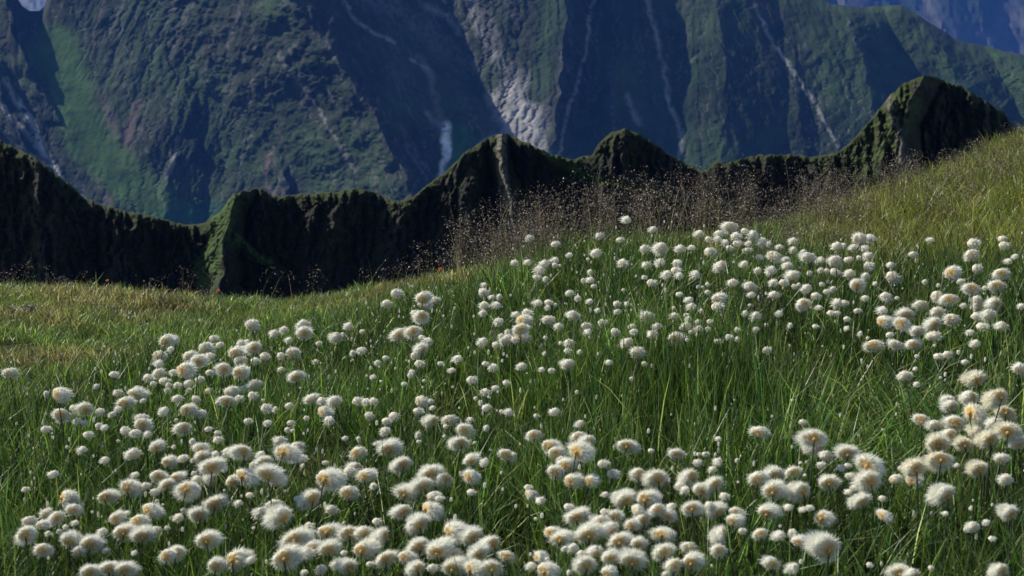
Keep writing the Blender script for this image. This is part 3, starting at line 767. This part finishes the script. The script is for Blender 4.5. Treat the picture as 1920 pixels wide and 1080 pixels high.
def words(n):
    n = max(0, min(99, n))
    return ONES[n] if n < 20 else TENS[n // 10] + ('-' + ONES[n % 10] if n % 10 else '')
ORD = ['first', 'second', 'third', 'fourth', 'fifth', 'sixth']
NUM = {2: 'two', 3: 'three', 4: 'four', 5: 'five', 6: 'six'}
lab = {}
for g in clumps(list(big)):
    cx = int(round(np.mean(H[g, 0]) / 19.2)); cy = int(round(np.mean(H[g, 1]) / 10.8))
    where = '%s percent across, %s down' % (words(cx), words(cy))
    byx = sorted(g, key=lambda i: H[i, 0]); ex = {}
    if len(g) > 2:
        s = sorted(g, key=lambda i: H[i, 1])
        if H[s[1], 1] - H[s[0], 1] > 8: ex[s[0]] = 'highest'
        if H[s[-1], 1] - H[s[-2], 1] > 8: ex.setdefault(s[-1], 'lowest')
    for i in g:
        look = 'large shaggy cream cottongrass with golden centre' if is_tan(i) else 'large shaggy white cottongrass with golden centre' if H[i, 2] >= 42 else 'fluffy white cottongrass with cream centre' if H[i, 2] >= 32 else 'small round white cottongrass'
        if len(g) == 1: t = look + ', apart from others, ' + where; p = ''
        else:
            k = byx.index(i)
            p = ex.get(i) or ('leftmost' if k == 0 else 'rightmost' if k == len(g) - 1 else ORD[k] + ' from left')
            t = look.replace(' with golden centre', '').replace(' with cream centre', '') + ', %s of %s, %s' % (p, NUM[len(g)], where)
        lab[i] = t
seen = {}
for i in list(lab):
    while lab[i] in seen:
        j = seen[lab[i]]
        lab[i] = lab[i].replace(', ', ', lower ' if H[i, 1] > H[j, 1] else ', upper ', 1)
    seen[lab[i]] = i

protos = {}
def build_head(i):
    x, y, gz, h, size = HP[i]
    k = 'big' if H[i, 2] >= 38 else 'mid' if H[i, 2] >= 30 else 'small'
    if k == 'big' and is_tan(i): k = 'tan'
    e = bpy.data.objects.new('cottongrass', None)
    s = bpy.data.objects.new('stem', stems[i % 8]); wl = bpy.data.objects.new('seed_head', random.choice(heads[k]))
    obs = [e, s, wl]
    if k in ('big', 'tan') or (k == 'mid' and i % 2): obs.append(bpy.data.objects.new('seed_core', coreme))
    return obs, k
def set_head(e, parts, i, k):
    x, y, gz, h, size = HP[i]
    r = random.Random(int(i) * 13 + 5)
    lx, ly = r.uniform(-.02, .02), r.uniform(-.02, .02)
    e.location = (x - lx, y - ly, gz - .005)
    for p in parts:
        p.parent = e
        if p.name.startswith('stem'):
            p.scale = (1, 1, h)
            # lean the stalk so its top meets the head
            p.rotation_euler = (-math.atan2(ly, h), math.atan2(lx, h), 0)
        elif p.name.startswith('seed_head'):
            p.location = (lx, ly, h + .005); p.scale = (size * r.uniform(1.05, 1.3), size * 1.1, size * r.uniform(.85, 1.1))
            p.rotation_euler = (r.uniform(-.3, .3), r.uniform(-.4, .4), r.gauss(0, .5))
        else:
            p.location = (lx, ly, h + .003); p.scale = (size * .8,) * 3
for i in big:
    i = int(i)
    obs, k = build_head(i)
    for o in obs: C.objects.link(o)
    set_head(obs[0], obs[1:], i, k)
    tag(obs[0], lab[i], 'cottongrass', 'cottongrass plants flowering in the meadow')

# the many smaller heads
parts = []
def ry(a):
    c, s = math.cos(a), math.sin(a); return np.array([[c, -s, 0], [s, c, 0], [0, 0, 1]])
smallsrc = [join([hair_puff(700 + i, 150, openness=.25, hw=.045, squash=.86), uv_ball(10, 8, .385, .86, i, .65, .2)]) for i in range(5)]
for i in rest:
    x, y, gz, h, size = HP[i]; V, F, c = smallsrc[i % 5]
    sq = random.uniform(.75, 1.0) if H[i, 2] > 14 else random.uniform(.9, 1.3)
    Vv = (V @ ry(random.uniform(0, 6.28)).T) * size * np.array([1, 1, sq]) + np.array([x, y, gz + h])
    parts.append((Vv, F, c))
V, F, c = join(parts)
o = link('small_cottongrass_heads', mesh_np('small_cottongrass_heads', V, F, c), M_wool)
tag(o, 'many small white cottongrass heads scattered between the larger ones', 'cottongrass', kind='stuff')
xx = HP[rest, 0]; yy = HP[rest, 1]
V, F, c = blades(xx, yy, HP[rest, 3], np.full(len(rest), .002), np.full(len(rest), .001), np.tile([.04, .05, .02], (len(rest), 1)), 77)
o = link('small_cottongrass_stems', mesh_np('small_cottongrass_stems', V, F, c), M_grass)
tag(o, 'thin stalks under the small white cottongrass heads', 'stalks', kind='stuff')

# tiny white buds and loose tufts of wool low in the wet grass
n = 3200; x, y, u = scatter(n, 1.6, 61, pw=1.6, umax=.42, past=-.2)
W = bil(Wet, x, y); r = np.random.default_rng(62); k = r.random(n) < np.clip(W * .8, 0, .6); x, y = x[k], y[k]; n = len(x)
z = ground_z(x, y) + r.uniform(.05, .17, n)
V0, F0, c0 = uv_ball(6, 5, .5, 1, 8, .5)
dim = r.uniform(.003, .007, n); tall = r.uniform(.8, 2.4, n)
V = V0[None] * np.stack([dim, dim, dim * tall], 1)[:, None] + np.stack([x, y, z], 1)[:, None]
F = (F0[None] + np.arange(n)[:, None, None] * len(V0)).reshape(-1, 4)
o = link('white_buds', mesh_np('white_buds', V.reshape(-1, 3), F, np.full((n * len(V0), 3), (.88, .87, .80))), M_wool)
tag(o, 'tiny white buds and tufts of wool low in the wet sedge', 'buds', kind='stuff')

# ------------------------------------------------------------------ few single things: orange flowers, a pale rock
def on_ground(px, py, h):
    uu, ee = slopes(px, py); dd = np.linspace(1.5, 9, 1500)
    k = np.argmax(CAMZ + ee * dd - ground_z(uu * dd, dd) < h); return float(uu * dd[k]), float(dd[k])
def orange_flower(px, py, h, size, label):
    x, y = on_ground(px, py, h); z = float(ground_z(x, y))
    e = bpy.data.objects.new('orange_flower', None); C.objects.link(e); e.location = (x, y, z)
    st = bpy.data.objects.new('stem', stems[2]); C.objects.link(st); st.parent = e; st.scale = (1, 1, h)
    V = []; F = []; n = 14
    for ring, (ra, up) in enumerate(((1.0, .15), (.7, .35))):
        for k in range(n):
            a = 2 * math.pi * (k + ring * .5) / n; w2 = .16
            b0 = len(V); ca, sa = math.cos(a), math.sin(a)
            V += [(.1 * ca, .1 * sa, 0), (.6 * ra * ca - w2 * sa, .6 * ra * sa + w2 * ca, up * .6), (ra * ca, ra * sa, up), (.6 * ra * ca + w2 * sa, .6 * ra * sa - w2 * ca, up * .6)]
            F.append((b0, b0 + 1, b0 + 2, b0 + 3))
    V = np.array(V) * size * .5
    me = mesh_np('petals', V, np.array(F), np.tile([.7, .22, .05], (len(V), 1))); pt = link('petals', me, M_pan, e); pt.location = (0, 0, h); pt.rotation_euler = (.7, 0, 0)
    V, F2, _ = uv_ball(8, 6, .18 * size, .6, 1, .2); dm = link('flower_centre', mesh_np('flower_centre', V, F2, np.tile([.5, .2, .03], (len(V), 1))), M_pan, e); dm.location = (0, -.001, h + .1 * size)
    tag(e, label, 'flower', 'orange flowers on the meadow crest')
orange_flower(408, 545, .13, .020, 'orange flower on the left crest against the dark ridge')
orange_flower(825, 505, .12, .020, 'small orange flower on the crest left of the brown flowering grasses')
orange_flower(201, 526, .10, .016, 'tiny orange flower on the far left crest, furthest left of the three')

def rock():
    x, y = on_ground(58, 572, .03); z = float(ground_z(x, y))
    V, F, _ = uv_ball(40, 24, .10, .4, 4, 1.2)
    V = V * np.array([1.0, .7, .8]) * (1 + .5 * (fbm(V[:, 0] * 40 + 30, V[:, 1] * 40 + V[:, 2] * 60 + 30, 4, 610) - .5))[:, None]; n = fbm(V[:, 0] * 30 + 10, V[:, 2] * 30 + V[:, 1] * 20 + 10, 4, 600)
    c = np.array([.20, .175, .15]) * (.3 + 1.2 * n)[:, None]
    me = mesh_np('rock', V, F, c, False); o = link('rock', me, terrain_mat('pale_rock', 40, .8, .01)); o.location = (x, y, z - .01)
    tag(o, 'pale grey rock half sunk in the turf at the left edge', 'rock')
rock()

# ------------------------------------------------------------------ haze
def haze():
    x0, x1, y0, y1, z0, z1 = -9000, 9000, -2000, 12500, -1151, 3200
    V = np.array([[x, y, z] for z in (z0, z1) for y in (y0, y1) for x in (x0, x1)], float)
    F = np.array([[0, 2, 3, 1], [4, 5, 7, 6], [0, 1, 5, 4], [2, 6, 7, 3], [0, 4, 6, 2], [1, 3, 7, 5]])
    me = mesh_np('haze', V, F); m = bpy.data.materials.new('haze_air'); m.use_nodes = True; n = m.node_tree
    n.nodes.remove(n.nodes['Principled BSDF'])
    pv = n.nodes.new('ShaderNodeVolumePrincipled'); pv.inputs['Color'].default_value = (.09, .27, 1, 1)
    pv.inputs['Density'].default_value = 0.000032; pv.inputs['Anisotropy'].default_value = .0
    n.links.new(pv.outputs[0], n.nodes['Material Output'].inputs['Volume'])
    o = link('haze', me, m); tag(o, 'thin blue haze filling the air over the valley', 'haze', kind='stuff')
haze()
